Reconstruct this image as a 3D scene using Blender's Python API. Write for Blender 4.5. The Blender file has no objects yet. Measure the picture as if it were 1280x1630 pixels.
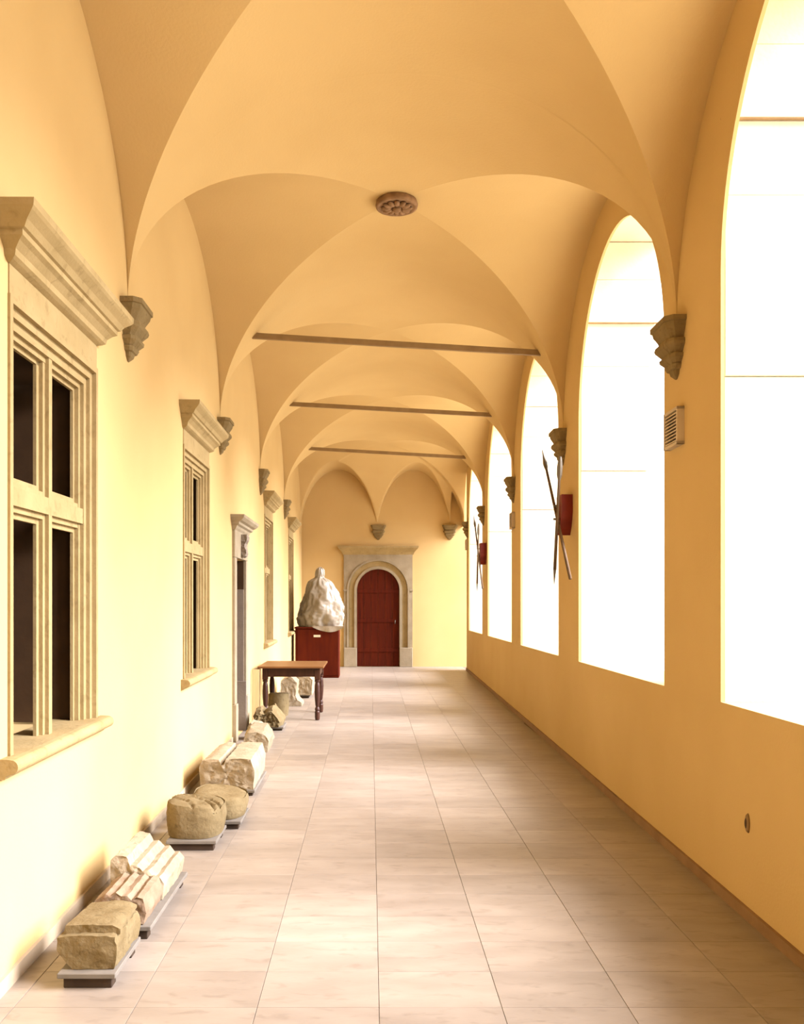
import bpy, bmesh, math, random
from mathutils import Vector, Matrix, noise
random.seed(7)
S = bpy.context.scene
COL = S.collection

# ------------------------------------------------------------------ camera, sky, exposure
cam = bpy.data.cameras.new('camera')
cam_o = bpy.data.objects.new('camera', cam)
COL.objects.link(cam_o)
cam_o.location = (0, 0, 1.6)
cam_o.rotation_euler = (math.pi / 2, 0, 0)
cam.sensor_fit = 'HORIZONTAL'
cam.sensor_width = 36
cam.lens = 36 * 1400 / 1280
cam.shift_x = 50 / 1280
cam.shift_y = 139 / 1280
cam.clip_end = 500
S.camera = cam_o

W = bpy.data.worlds.new('sky')
S.world = W
W.use_nodes = True
bg = W.node_tree.nodes['Background']
bg.inputs['Color'].default_value = (1.0, 0.97, 0.96, 1)
bg.inputs['Strength'].default_value = 2.8

sun = bpy.data.lights.new('sun', 'SUN')
sun.energy = 21.0
sun.angle = math.radians(46)
sun.color = (1.0, 0.96, 1.06)
sun_o = bpy.data.objects.new('sun', sun)
COL.objects.link(sun_o)
sun_o.location = (30, 0, 30)
sun_o.rotation_euler = Vector((-0.74, 0.17, -0.54)).to_track_quat('-Z', 'Y').to_euler()

S.view_settings.view_transform = 'Standard'
S.view_settings.look = 'None'
S.view_settings.gamma = 1
S.view_settings.use_curve_mapping = False
S.view_settings.exposure = 0.32
try:
    S.cycles.max_bounces = 12
    S.cycles.diffuse_bounces = 8
except Exception:
    pass


# ------------------------------------------------------------------ materials
def mat(name, c1, c2=None, scale=6.0, rough=0.85, bump=0.0, bscale=40.0, stretch=(1, 1, 1), detail=4, rnd=0.0, metallic=0.0, c3=None, c3amt=0.0, coord='Object', spec=0.3):
    m = bpy.data.materials.new(name)
    m.use_nodes = True
    nt = m.node_tree
    N = nt.nodes
    L = nt.links
    b = N['Principled BSDF']
    b.inputs['Roughness'].default_value = rough
    b.inputs['Metallic'].default_value = metallic
    b.inputs['Specular IOR Level'].default_value = spec
    tc = N.new('ShaderNodeTexCoord')
    mp = N.new('ShaderNodeMapping')
    mp.inputs['Scale'].default_value = stretch
    L.new(tc.outputs[coord], mp.inputs['Vector'])
    vec = mp.outputs['Vector']
    if rnd > 0:
        oi = N.new('ShaderNodeObjectInfo')
        mul = N.new('ShaderNodeMath')
        mul.operation = 'MULTIPLY'
        mul.inputs[1].default_value = 37.0
        L.new(oi.outputs['Random'], mul.inputs[0])
        cb = N.new('ShaderNodeCombineXYZ')
        L.new(mul.outputs[0], cb.inputs[0])
        L.new(mul.outputs[0], cb.inputs[1])
        ad = N.new('ShaderNodeVectorMath')
        ad.operation = 'ADD'
        L.new(vec, ad.inputs[0])
        L.new(cb.outputs[0], ad.inputs[1])
        vec = ad.outputs[0]
    n = N.new('ShaderNodeTexNoise')
    n.inputs['Scale'].default_value = scale
    n.inputs['Detail'].default_value = detail
    L.new(vec, n.inputs['Vector'])
    r = N.new('ShaderNodeValToRGB')
    r.color_ramp.elements[0].position = 0.32
    r.color_ramp.elements[1].position = 0.68
    r.color_ramp.elements[0].color = (*c1, 1)
    r.color_ramp.elements[1].color = (*(c2 or c1), 1)
    L.new(n.outputs['Fac'], r.inputs['Fac'])
    out = r.outputs['Color']
    if c3:
        n3 = N.new('ShaderNodeTexNoise')
        n3.inputs['Scale'].default_value = scale * 3.1
        n3.inputs['Detail'].default_value = 8
        n3.inputs['Distortion'].default_value = 0.6
        L.new(vec, n3.inputs['Vector'])
        r3 = N.new('ShaderNodeValToRGB')
        r3.color_ramp.elements[0].position = 0.56
        r3.color_ramp.elements[1].position = 0.70
        r3.color_ramp.elements[0].color = (0, 0, 0, 1)
        r3.color_ramp.elements[1].color = (c3amt, c3amt, c3amt, 1)
        L.new(n3.outputs['Fac'], r3.inputs['Fac'])
        mx = N.new('ShaderNodeMixRGB')
        L.new(r3.outputs['Color'], mx.inputs['Fac'])
        L.new(out, mx.inputs['Color1'])
        mx.inputs['Color2'].default_value = (*c3, 1)
        out = mx.outputs['Color']
    if rnd > 0:
        mr = N.new('ShaderNodeMapRange')
        mr.inputs['To Min'].default_value = 1 - rnd
        mr.inputs['To Max'].default_value = 1 + rnd
        L.new(oi.outputs['Random'], mr.inputs['Value'])
        hs = N.new('ShaderNodeHueSaturation')
        L.new(mr.outputs[0], hs.inputs['Value'])
        L.new(out, hs.inputs['Color'])
        out = hs.outputs['Color']
    L.new(out, b.inputs['Base Color'])
    if bump > 0:
        nb = N.new('ShaderNodeTexNoise')
        nb.inputs['Scale'].default_value = bscale
        nb.inputs['Detail'].default_value = 6
        L.new(vec, nb.inputs['Vector'])
        bp = N.new('ShaderNodeBump')
        bp.inputs['Strength'].default_value = bump
        bp.inputs['Distance'].default_value = 0.01
        L.new(nb.outputs['Fac'], bp.inputs['Height'])
        L.new(bp.outputs['Normal'], b.inputs['Normal'])
    return m


M = {}
M['plaster'] = mat('ochre_plaster', (0.495, 0.35, 0.150), (0.535, 0.385, 0.172), 0.9, 0.95, 0.12, 60, spec=0.1)
M['stone_frame'] = mat('carved_sandstone', (0.285, 0.21, 0.090), (0.345, 0.258, 0.118), 5, 0.9, 0.25, 50, c3=(0.20, 0.142, 0.057), c3amt=0.5, spec=0.15)
M['white_stone'] = mat('pale_limestone', (0.58, 0.50, 0.36), (0.63, 0.55, 0.41), 3, 0.9, 0.2, 40, spec=0.1)
M['portal_stone'] = mat('portal_limestone', (0.25, 0.205, 0.13), (0.31, 0.26, 0.175), 5, 0.9, 0.3, 40, c3=(0.24, 0.19, 0.11), c3amt=0.4, spec=0.1)
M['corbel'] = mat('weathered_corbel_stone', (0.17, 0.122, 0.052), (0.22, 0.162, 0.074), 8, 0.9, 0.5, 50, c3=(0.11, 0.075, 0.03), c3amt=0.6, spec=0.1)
M['tile'] = mat('travertine', (0.222, 0.184, 0.143), (0.278, 0.234, 0.184), 2.2, 0.40, 0.05, 30, (1.2, 3.0, 1), rnd=0.10, c3=(0.155, 0.125, 0.095), c3amt=0.5, spec=0.3)
M['joint'] = mat('floor_mortar', (0.15, 0.12, 0.09), (0.18, 0.145, 0.11), 10, 0.95)
M['base'] = mat('brown_skirting', (0.20, 0.115, 0.05), (0.25, 0.15, 0.07), 6, 0.7, 0.1)
M['base_pale'] = mat('pale_skirting', (0.36, 0.29, 0.19), (0.42, 0.34, 0.23), 6, 0.7, 0.1)
M['dark_pane'] = mat('dark_window_board', (0.022, 0.011, 0.003), (0.034, 0.018, 0.005), 3, 0.7, 0.05, spec=0.2)
M['grey_reveal'] = mat('grey_jamb_stone', (0.20, 0.16, 0.12), (0.24, 0.20, 0.15), 6, 0.9, 0.2)
M['brown_reveal'] = mat('brown_jamb_wood', (0.04, 0.019, 0.005), (0.055, 0.027, 0.008), 6, 0.8, 0.1)
M['red_wood'] = mat('red_brown_wood', (0.048, 0.005, 0.001), (0.085, 0.010, 0.001), 3, 0.7, 0.08, 30, (8, 8, 0.6), spec=0.1)
M['cab_wood'] = mat('cabinet_mahogany', (0.06, 0.006, 0.001), (0.085, 0.010, 0.001), 3, 0.7, 0.05, 30, (5, 5, 0.7), spec=0.1)
M['table_dark'] = mat('dark_table_wood', (0.03, 0.009, 0.004), (0.05, 0.016, 0.006), 4, 0.45, 0.05, 30, (6, 6, 1))
M['table_top'] = mat('worn_table_top', (0.12, 0.05, 0.014), (0.17, 0.075, 0.022), 4, 0.4, 0.03, 30, (1, 6, 1))
M['frag_a'] = mat('tan_sandstone', (0.145, 0.106, 0.048), (0.19, 0.145, 0.072), 9, 0.95, 0.6, 45, rnd=0.05, c3=(0.09, 0.064, 0.028), c3amt=0.5, spec=0.1)
M['frag_b'] = mat('pale_sandstone', (0.25, 0.20, 0.125), (0.315, 0.26, 0.17), 9, 0.95, 0.6, 45, rnd=0.05, c3=(0.15, 0.115, 0.065), c3amt=0.5, spec=0.1)
M['frag_red'] = mat('reddish_sandstone', (0.19, 0.125, 0.075), (0.25, 0.185, 0.12), 9, 0.95, 0.6, 45, c3=(0.23, 0.18, 0.12), c3amt=0.7, spec=0.1)
M['slab'] = mat('grey_board', (0.13, 0.115, 0.09), (0.17, 0.15, 0.12), 8, 0.8, 0.15, 40)
M['batten'] = mat('dark_batten', (0.03, 0.018, 0.01), (0.05, 0.03, 0.015), 8, 0.8, 0.1)
M['iron'] = mat('tie_rod_iron', (0.20, 0.125, 0.05), (0.24, 0.155, 0.065), 8, 0.7, 0.1, metallic=0.0)
M['boss'] = mat('brown_boss_stone', (0.17, 0.095, 0.042), (0.27, 0.16, 0.08), 14, 0.9, 0.5, 40)
M['vent'] = mat('grey_vent_metal', (0.45, 0.37, 0.26), (0.5, 0.42, 0.3), 8, 0.5)
M['vent_dark'] = mat('vent_dark', (0.05, 0.03, 0.015), (0.06, 0.035, 0.02), 8, 0.8)
M['red_paint'] = mat('red_shield_paint', (0.13, 0.010, 0.004), (0.17, 0.016, 0.006), 8, 0.5, 0.1)
M['spear_wood'] = mat('spear_shaft_wood', (0.07, 0.04, 0.015), (0.10, 0.055, 0.022), 8, 0.6, 0.1, 30, (5, 5, 1))
M['spear_iron'] = mat('spear_iron', (0.10, 0.085, 0.06), (0.14, 0.12, 0.09), 8, 0.5, metallic=0.3)
M['plastic'] = mat('milky_plastic_sheet', (0.25, 0.215, 0.155), (0.32, 0.28, 0.21), 7, 0.35, 0.5, 18, spec=0.5)
M['label'] = mat('label_card', (0.75, 0.62, 0.45), (0.8, 0.68, 0.5), 8, 0.7)
M['plank'] = mat('pale_brown_plank', (0.45, 0.30, 0.15), (0.55, 0.38, 0.2), 4, 0.7, 0.1, 30, (6, 6, 0.6))
M['court'] = mat('courtyard_paving', (0.62, 0.56, 0.44), (0.7, 0.63, 0.5), 0.5, 0.9)
M['roof'] = mat('roof_boards', (0.5, 0.36, 0.2), (0.55, 0.4, 0.22), 1, 0.9)


# ------------------------------------------------------------------ helpers
def link(name, me, m=None, parent=None, smooth=False):
    o = bpy.data.objects.new(name, me)
    COL.objects.link(o)
    if m is not None and not me.materials:
        me.materials.append(m)
    if smooth:
        for p in me.polygons:
            p.use_smooth = True
    if parent is not None:
        o.parent = parent
    return o


def mesh(name, vf, m, parent=None, smooth=False, fix=True):
    me = bpy.data.meshes.new(name)
    me.from_pydata([tuple(v) for v in vf[0]], [], vf[1])
    if fix:
        bm = bmesh.new()
        bm.from_mesh(me)
        bmesh.ops.recalc_face_normals(bm, faces=bm.faces)
        bm.to_mesh(me)
        bm.free()
    me.update()
    return link(name, me, m, parent, smooth)


def tag(o, label=None, cat=None, group=None, kind=None):
    if label:
        o['label'] = label
    if cat:
        o['category'] = cat
    if group:
        o['group'] = group
    if kind:
        o['kind'] = kind
    return o


def empty(name, loc, rz=0.0):
    o = bpy.data.objects.new(name, None)
    o.empty_display_size = 0.1
    COL.objects.link(o)
    o.location = loc
    o.rotation_euler = (0, 0, rz)
    return o


def join(*vfs):
    V, F = [], []
    for v, f in vfs:
        k = len(V)
        V += list(v)
        F += [tuple(i + k for i in q) for q in f]
    return V, F


def box(x0, x1, y0, y1, z0, z1):
    V = [(x0, y0, z0), (x1, y0, z0), (x1, y1, z0), (x0, y1, z0), (x0, y0, z1), (x1, y0, z1), (x1, y1, z1), (x0, y1, z1)]
    F = [(0, 3, 2, 1), (4, 5, 6, 7), (0, 1, 5, 4), (1, 2, 6, 5), (2, 3, 7, 6), (3, 0, 4, 7)]
    return V, F


def bbox_bev(x0, x1, y0, y1, z0, z1, b=0.004, seg=1):
    bm = bmesh.new()
    V, F = box(x0, x1, y0, y1, z0, z1)
    vs = [bm.verts.new(v) for v in V]
    for f in F:
        bm.faces.new([vs[i] for i in f])
    bmesh.ops.bevel(bm, geom=bm.edges[:], offset=b, segments=seg, affect='EDGES')
    bm.verts.index_update()
    V = [v.co[:] for v in bm.verts]
    F = [tuple(v.index for v in f.verts) for f in bm.faces]
    bm.free()
    return V, F


def hexa(p):  # 8 corner points, bottom 4 then top 4
    F = [(0, 3, 2, 1), (4, 5, 6, 7), (0, 1, 5, 4), (1, 2, 6, 5), (2, 3, 7, 6), (3, 0, 4, 7)]
    return list(p), F


def extrude_y(prof, y0, y1):  # prof: closed list of (x,z)
    n = len(prof)
    V = [(x, y0, z) for x, z in prof] + [(x, y1, z) for x, z in prof]
    F = [(i, (i + 1) % n, n + (i + 1) % n, n + i) for i in range(n)]
    F += [tuple(range(n))[::-1], tuple(range(n, 2 * n))]
    return V, F


def mould(prof, y0, y1):
    """cornice: prof = list of (projection, z) from bottom to top; returns run along y with mitred returns at both ends."""
    V, F = [], []
    n = len(prof)
    for p, z in prof:
        V += [(0, y0 - p, z), (p, y0 - p, z), (p, y1 + p, z), (0, y1 + p, z)]
    for i in range(n - 1):
        a, b = 4 * i, 4 * i + 4
        for k in range(3):
            F.append((a + k, a + k + 1, b + k + 1, b + k))
    F.append((0, 1, 2, 3))
    t = 4 * (n - 1)
    F.append((t, t + 3, t + 2, t + 1))
    # back
    F.append(tuple([4 * i for i in range(n)] + [4 * i + 3 for i in range(n - 1, -1, -1)]))
    return V, F


def lathe(prof, n=20, cx=0, cy=0):
    V, F = [], []
    for r, z in prof:
        for k in range(n):
            a = 2 * math.pi * k / n
            V.append((cx + r * math.cos(a), cy + r * math.sin(a), z))
    for i in range(len(prof) - 1):
        for k in range(n):
            F.append((i * n + k, i * n + (k + 1) % n, (i + 1) * n + (k + 1) % n, (i + 1) * n + k))
    F.append(tuple(range(n))[::-1])
    F.append(tuple(range((len(prof) - 1) * n, len(prof) * n)))
    return V, F


def tube(pts, radii, n=8):
    V, F = [], []
    pts = [Vector(p) for p in pts]
    for i, p in enumerate(pts):
        d = (pts[min(i + 1, len(pts) - 1)] - pts[max(i - 1, 0)]).normalized()
        up = Vector((1, 0, 0)) if abs(d.x) < 0.9 else Vector((0, 0, 1))
        a = d.cross(up).normalized()
        b = d.cross(a).normalized()
        for k in range(n):
            t = 2 * math.pi * k / n
            V.append(p + (a * math.cos(t) + b * math.sin(t)) * radii[i])
    for i in range(len(pts) - 1):
        for k in range(n):
            F.append((i * n + k, i * n + (k + 1) % n, (i + 1) * n + (k + 1) % n, (i + 1) * n + k))
    F.append(tuple(range(n))[::-1])
    F.append(tuple(range((len(pts) - 1) * n, len(pts) * n)))
    return V, F


def subdiv_poly(prof, step):
    out = []
    n = len(prof)
    for i in range(n):
        a, b = Vector(prof[i]), Vector(prof[(i + 1) % n])
        k = max(1, int(round((b - a).length / step)))
        for j in range(k):
            out.append(tuple(a + (b - a) * (j / k)))
    return out


def rough_prism(prof, y0, y1, amp=0.006, seed=0, step=0.022, ends=1.0, taper=None, shear=0.0, freq=14.0, side=None):
    """broken stone: (x,z) outline run along y, every face finely divided and chipped by noise.
    ends multiplies the roughness of the broken end faces; side(p) gives extra roughness; taper(t)->(sx,sz)."""
    pr = subdiv_poly(prof, step)
    n = len(pr)
    ny = max(2, int((y1 - y0) / step))
    cx = sum(p[0] for p in pr) / n
    cz = sum(p[1] for p in pr) / n
    zb = min(p[1] for p in pr)
    V, F = [], []

    def tp(x, z, t):
        if taper:
            sx, sz = taper(t)
            x = cx + (x - cx) * sx
            z = zb + (z - zb) * sz
        return x, z
    for j in range(ny + 1):
        t = j / ny
        for x, z in pr:
            x2, z2 = tp(x, z, t)
            V.append((x2 + shear * t, y0 + (y1 - y0) * t, z2))
    for j in range(ny):
        for i in range(n):
            F.append((j * n + i, j * n + (i + 1) % n, (j + 1) * n + (i + 1) % n, (j + 1) * n + i))
    capi = []
    for jj, t in ((0, 0.0), (ny, 1.0)):
        prev = [jj * n + i for i in range(n)]
        for s in (0.92, 0.84, 0.76, 0.68, 0.6, 0.52, 0.44, 0.36, 0.28, 0.2, 0.1):
            cur = []
            for x, z in pr:
                x2, z2 = tp(cx + (x - cx) * s, cz + (z - cz) * s, t)
                cur.append(len(V))
                capi.append((len(V), -1 if jj == 0 else 1))
                V.append((x2 + shear * t, y0 if jj == 0 else y1, z2))
            for i in range(n):
                F.append((prev[i], prev[(i + 1) % n], cur[(i + 1) % n], cur[i]))
            prev = cur
        F.append(tuple(prev))
    sv = Vector((seed * 3.7, seed * 1.9, seed * 5.3))
    cap = dict(capi)
    out = []
    for k, v in enumerate(V):
        v = Vector(v)
        nv = noise.noise_vector(v * freq + sv)
        nv2 = noise.noise_vector(v * freq * 3 + sv)
        a = amp * (side(v) if side else 1.0)
        d = nv * a + nv2 * a * 0.45
        if k in cap:
            d.y += (noise.noise(v * 22 + sv) * 1.6 + noise.noise(v * 50 + sv)) * amp * ends
        if v.z < zb + 0.004:
            d.z = 0
        out.append(v + d)
    return out, F


# ------------------------------------------------------------------ the loggia's plan
KL, KR = 0.008, 0.018


def xl(y):
    return -(1.47 + KL * y)


def xr(y):
    return 1.81 + KR * y


Y_REAR, Y_BACK = -5.2, 20.9
RL = math.atan(KL)                 # frames of the two long walls: local x points into the passage
RR = math.pi - math.atan(KR)
BAY = [-5.2, -1.65, 1.93, 5.48, 9.0, 12.5, 16.3]
CROWN = 4.88
ZTOP = 5.40


def zs(u):
    return 3.375 - 0.055 * u


def vault_pt(u, v, yc, hy, c):
    y = yc + hy * v
    x = (xl(y) + xr(y)) / 2 + (xr(y) - xl(y)) / 2 * u
    return (x, y, zs(u) + (CROWN - zs(u)) * c)


def web(kind, s, yc, hy, t0=-1.0, t1=1.0, na=26, nb=28):
    V, F = [], []
    for i in range(na + 1):
        a = math.pi / 2 * i / na
        for j in range(nb + 1):
            t = t0 + (t1 - t0) * j / nb
            b = a * t
            if kind == 'main':
                V.append(vault_pt(math.sin(b), s * math.sin(a), yc, hy, math.cos(b)))
            else:
                V.append(vault_pt(s * math.sin(a), math.sin(b), yc, hy, math.cos(b)))
    w = nb + 1
    for i in range(na):
        for j in range(nb):
            q = (i * w + j, i * w + j + 1, (i + 1) * w + j + 1, (i + 1) * w + j)
            if i == 0:
                q = (0, (i + 1) * w + j + 1, (i + 1) * w + j)
            F.append(q)
    return V, F


parts = []
for i in range(len(BAY) - 1):
    yc, hy = (BAY[i] + BAY[i + 1]) / 2, (BAY[i + 1] - BAY[i]) / 2
    for s in (-1, 1):
        parts.append(web('main', s, yc, hy))
        parts.append(web('cross', s, yc, hy))
YE, HE = 18.4, 2.1                  # last bay
parts.append(web('main', -1, YE, HE))
for s in (-1, 1):
    parts.append(web('cross', s, YE, HE, -1.0, 0.0))
# far half of the last bay: it comes down on the end wall over two lunettes
V, F = [], []
nx, ny = 170, 120
CX_CORBEL = 0.18
LUN = [(-0.757, 0.885), (1.03, 0.85)]
for j in range(ny + 1):
    y = YE + (Y_BACK + 0.03 - YE) * j / ny
    for i in range(nx + 1):
        u = math.sin(math.pi / 2 * (-1 + 2 * i / nx))
        x = (xl(y) + xr(y)) / 2 + (xr(y) - xl(y)) / 2 * u
        r = CROWN - zs(u)
        main = math.sqrt(max(0, 1 - u * u))
        e = math.sqrt(max(0, 1 - ((y - YE) / (Y_BACK - YE)) ** 2)) if x < 1.90 else 1.0
        cr = math.sqrt(max(0, 1 - ((y - YE) / HE) ** 2))
        c = min(main, e)
        for xc, w in LUN:
            q = 1 - ((x - xc) / w) ** 2
            if q > 0:
                c = max(c, 0.86 * q ** 0.62)
        c = max(c, cr)
        V.append((x, y, zs(u) + r * min(c, 1.0)))
w = nx + 1
for j in range(ny):
    for i in range(nx):
        F.append((j * w + i, j * w + i + 1, (j + 1) * w + i + 1, (j + 1) * w + i))
parts.append((V, F))
vault = mesh('ceiling', join(*parts), M['plaster'], None, True, fix=False)
tag(vault, 'ochre plastered groin vault running the length of the loggia', kind='structure')

roof = mesh('roof', box(-2.7, 3.3, Y_REAR - 0.4, Y_BACK + 0.5, 5.42, 5.6), M['roof'])
tag(roof, 'flat roof deck above the vault', kind='structure')


# ------------------------------------------------------------------ left wall with its openings
def wall_grid(y_breaks, z_breaks, holes, thick, toX):
    """face wall with rectangular holes; toX(y, depth) gives x of the wall at depth behind the face"""
    ys = sorted(set(y_breaks + [h[0] for h in holes] + [h[1] for h in holes]))
    zz = sorted(set(z_breaks + [h[2] for h in holes] + [h[3] for h in holes]))

    def inside(y, z):
        return any(h[0] < y < h[1] and h[2] < z < h[3] for h in holes)
    P = []
    for a, b in zip(ys[:-1], ys[1:]):
        for c, d in zip(zz[:-1], zz[1:]):
            if inside((a + b) / 2, (c + d) / 2):
                continue
            P.append(([(toX(a, 0), a, c), (toX(b, 0), b, c), (toX(b, 0), b, d), (toX(a, 0), a, d)], [(0, 1, 2, 3)]))
            P.append(([(toX(a, thick), a, c), (toX(b, thick), b, c), (toX(b, thick), b, d), (toX(a, thick), a, d)], [(3, 2, 1, 0)]))
    for y0, y1, z0, z1 in holes:
        for (p, q) in (((y0, z0), (y1, z0)), ((y1, z0), (y1, z1)), ((y1, z1), (y0, z1)), ((y0, z1), (y0, z0))):
            P.append(([(toX(p[0], 0), p[0], p[1]), (toX(q[0], 0), q[0], q[1]), (toX(q[0], thick), q[0], q[1]), (toX(p[0], thick), p[0], p[1])], [(0, 1, 2, 3)]))
    y0, y1, z0, z1 = ys[0], ys[-1], zz[0], zz[-1]
    for (p, q) in (((y0, z0), (y1, z0)), ((y1, z0), (y1, z1)), ((y1, z1), (y0, z1)), ((y0, z1), (y0, z0))):
        P.append(([(toX(p[0], 0), p[0], p[1]), (toX(q[0], 0), q[0], q[1]), (toX(q[0], thick), q[0], q[1]), (toX(p[0], thick), p[0], p[1])], [(3, 2, 1, 0)]))
    return join(*P)


WIN_Y = [4.23, 7.75, 13.6, 17.75]
DOOR_Y = (9.98, 10.78)
holes = [(c - 0.57, c + 0.57, 0.93, 2.834) for c in WIN_Y] + [(DOOR_Y[0], DOOR_Y[1], 0.0, 2.07)]
wl = mesh('wall_left', wall_grid([Y_REAR, Y_BACK], [-0.05, ZTOP], holes, 0.6, lambda y, d: xl(y) - d), M['plaster'], fix=False)
tag(wl, 'long sunlit plaster wall with the stone framed windows', kind='structure')

# ------------------------------------------------------------------ right arcade wall and parapet
PIER = [(-5.9, -4.95), (-2.3, -1.4), (1.15, 2.08), (4.76, 5.73), (8.28, 9.25), (11.86, 12.72), (15.7, 16.6), (19.3, 19.85)]
RT = 0.02


def zpar(y):
    return 1.6 - (0.515 + 0.0085 * y)


def arcade():
    P = []

    def q(pts):
        P.append((pts, [(0, 1, 2, 3)]))
    for a, b in PIER:
        for d in (0, RT):
            q([(xr(a) + d, a, -0.05), (xr(b) + d, b, -0.05), (xr(b) + d, b, ZTOP), (xr(a) + d, a, ZTOP)])
    for (a0, a), (b, b1) in zip(PIER[:-1], PIER[1:]):
        r = (b - a) / 2
        yc = (a + b) / 2
        zsp = 3.27 if a > 3 else 3.38
        n = 40
        arc = [(yc - r * math.cos(math.pi * i / n), zsp + r * math.sin(math.pi * i / n)) for i in range(n + 1)]
        for (y0, z0), (y1, z1) in zip(arc[:-1], arc[1:]):
            for d in (0, RT):
                q([(xr(y0) + d, y0, z0), (xr(y1) + d, y1, z1), (xr(y1) + d, y1, ZTOP), (xr(y0) + d, y0, ZTOP)])
            q([(xr(y0), y0, z0), (xr(y1), y1, z1), (xr(y1) + RT, y1, z1), (xr(y0) + RT, y0, z0)])
        for y in (a, b):
            q([(xr(y), y, zpar(y)), (xr(y) + RT, y, zpar(y)), (xr(y) + RT, y, zsp), (xr(y), y, zsp)])
        # parapet
        PT = 0.42
        q([(xr(a), a, -0.05), (xr(b), b, -0.05), (xr(b), b, zpar(b)), (xr(a), a, zpar(a))])
        q([(xr(a), a, zpar(a)), (xr(b), b, zpar(b)), (xr(b) + PT, b, zpar(b)), (xr(a) + PT, a, zpar(a))])
        q([(xr(a) + PT, a, -4.5), (xr(b) + PT, b, -4.5), (xr(b) + PT, b, zpar(b)), (xr(a) + PT, a, zpar(a))])
    # full-height passage between the last pier and the end wall
    a, b, zt = PIER[-1][1], Y_BACK, 4.55
    for d in (0, RT):
        q([(xr(a) + d, a, zt), (xr(b) + d, b, zt), (xr(b) + d, b, ZTOP), (xr(a) + d, a, ZTOP)])
    q([(xr(a), a, zt), (xr(b), b, zt), (xr(b) + RT, b, zt), (xr(a) + RT, a, zt)])
    q([(xr(a), a, 0), (xr(a) + RT, a, 0), (xr(a) + RT, a, zt), (xr(a), a, zt)])
    return join(*P)


wr = mesh('wall_right', arcade(), M['plaster'], fix=False)
tag(wr, 'arcade wall with tall round arched openings above a parapet', kind='structure')
# outer stone piers behind the plaster arcade, block by block, and the lintel they carry
COURSE = [(-0.05, 2.81), (2.81, 3.79), (3.79, 4.20), (4.20, 4.61), (4.61, 4.97)]
for k, (a, b) in enumerate(PIER):
    for i, (c, d) in enumerate(COURSE):
        out = [0.62, 0.66, 0.70, 0.74, 0.78][i]
        vf = bbox_bev(0, out, a + 0.012 - 0.008 * (i in (1, 3)), b - 0.012, c + 0.0015, d - 0.0015, 0.005)
        vf = ([(v[0] + xr(v[1]) + RT + 0.003, v[1], v[2]) for v in vf[0]], vf[1])
        mesh('stone_block', vf, M['white_stone'], wr)
for (a, b) in zip(PIER[:-1], PIER[1:]):
    y0, y1 = (a[0] + a[1]) / 2 + 0.004, (b[0] + b[1]) / 2 - 0.004
    vf = bbox_bev(0, 0.85, y0, y1, 4.975, ZTOP, 0.01)
    vf = ([(v[0] + xr(v[1]) + RT + 0.003, v[1], v[2]) for v in vf[0]], vf[1])
    mesh('lintel', vf, M['white_stone'], wr)
for (a, b) in PIER[3:5]:
    t = tube([(xr(a) + RT - 0.02, a - 0.005, 4.20), (xr(a) + RT + 0.72, a - 0.005, 4.20)], [0.009, 0.009], 8)
    o = mesh('cramp_bar', t, M['iron'], wr)

# ------------------------------------------------------------------ end walls, ground
wb = mesh('wall_back', box(-2.3, 6.5, Y_BACK, Y_BACK + 0.4, -0.05, ZTOP), M['plaster'])
tag(wb, 'plastered end wall of the loggia around the arched doorway', kind='structure')
wq = mesh('wall_rear', box(-2.3, 3.2, Y_REAR - 0.4, Y_REAR, -0.05, ZTOP), M['plaster'])
tag(wq, 'plastered end wall behind the viewer', kind='structure')
gr = mesh('courtyard', ([(2.2, -80, -4.5), (160, -80, -4.5), (160, 120, -4.5), (2.2, 120, -4.5)], [(0, 1, 2, 3)]), M['court'])
tag(gr, 'pale paved courtyard below the loggia', kind='structure')

# ------------------------------------------------------------------ floor of travertine slabs
TX = [-2.36, -1.88, -1.40, -0.925, -0.445, 0.033, 0.515, 1.01, 1.50, 1.98, 2.46]
TY0, TD = 3.78 - 4 * 0.331, 0.331
fl = mesh('floor', box(-2.1, 2.6, Y_REAR - 0.2, Y_BACK + 0.2, -0.08, -0.009), M['joint'])
tag(fl, 'pinkish beige travertine slab floor of the passage', kind='structure')
tile_me = {}


def tile_mesh(w):
    key = round(w, 3)
    if key not in tile_me:
        g = 0.001
        vf = bbox_bev(g, w - g, g, TD - g, -0.0085, 0.0, 0.001)
        me = bpy.data.meshes.new('floor_slab')
        me.from_pydata(vf[0], [], vf[1])
        me.materials.append(M['tile'])
        tile_me[key] = me
    return tile_me[key]


rest = []
cnt = 0
rows = list(range(-24, 56))
rows.sort(key=lambda r: (TY0 + r * TD < 2.2, TY0 + r * TD))
for r in rows:
    y0 = TY0 + r * TD
    y1 = min(y0 + TD, Y_BACK - 0.002)
    if y0 > Y_BACK - 0.05:
        continue
    for c in range(len(TX) - 1):
        xa, xb = TX[c], TX[c + 1]
        la, lb = max(xl(y0), xl(y1)), min(xr(y0), xr(y1))
        x0, x1 = max(xa, la + 0.002), min(xb, lb - 0.002)
        if x1 - x0 < 0.03:
            continue
        full = (x0 == xa and x1 == xb and y1 - y0 > TD - 1e-4)
        dz = (((r * 7 + c * 13) % 5) - 2) * 0.0001
        if cnt < 300 and y0 >= 2.2:
            if full:
                o = link('floor_slab', tile_mesh(xb - xa), None, fl)
                o.location = (xa, y0, dz)
            else:
                vf = bbox_bev(0.001, x1 - x0 - 0.001, 0.001, y1 - y0 - 0.001, -0.0085, 0, 0.001)
                o = mesh('floor_slab', vf, M['tile'], fl)
                o.location = (x0, y0, dz)
            cnt += 1
        else:
            V, F = box(x0 + 0.001, x1 - 0.001, y0 + 0.001, y1 - 0.001, -0.0085, dz)
            rest.append((V, F))
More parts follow.
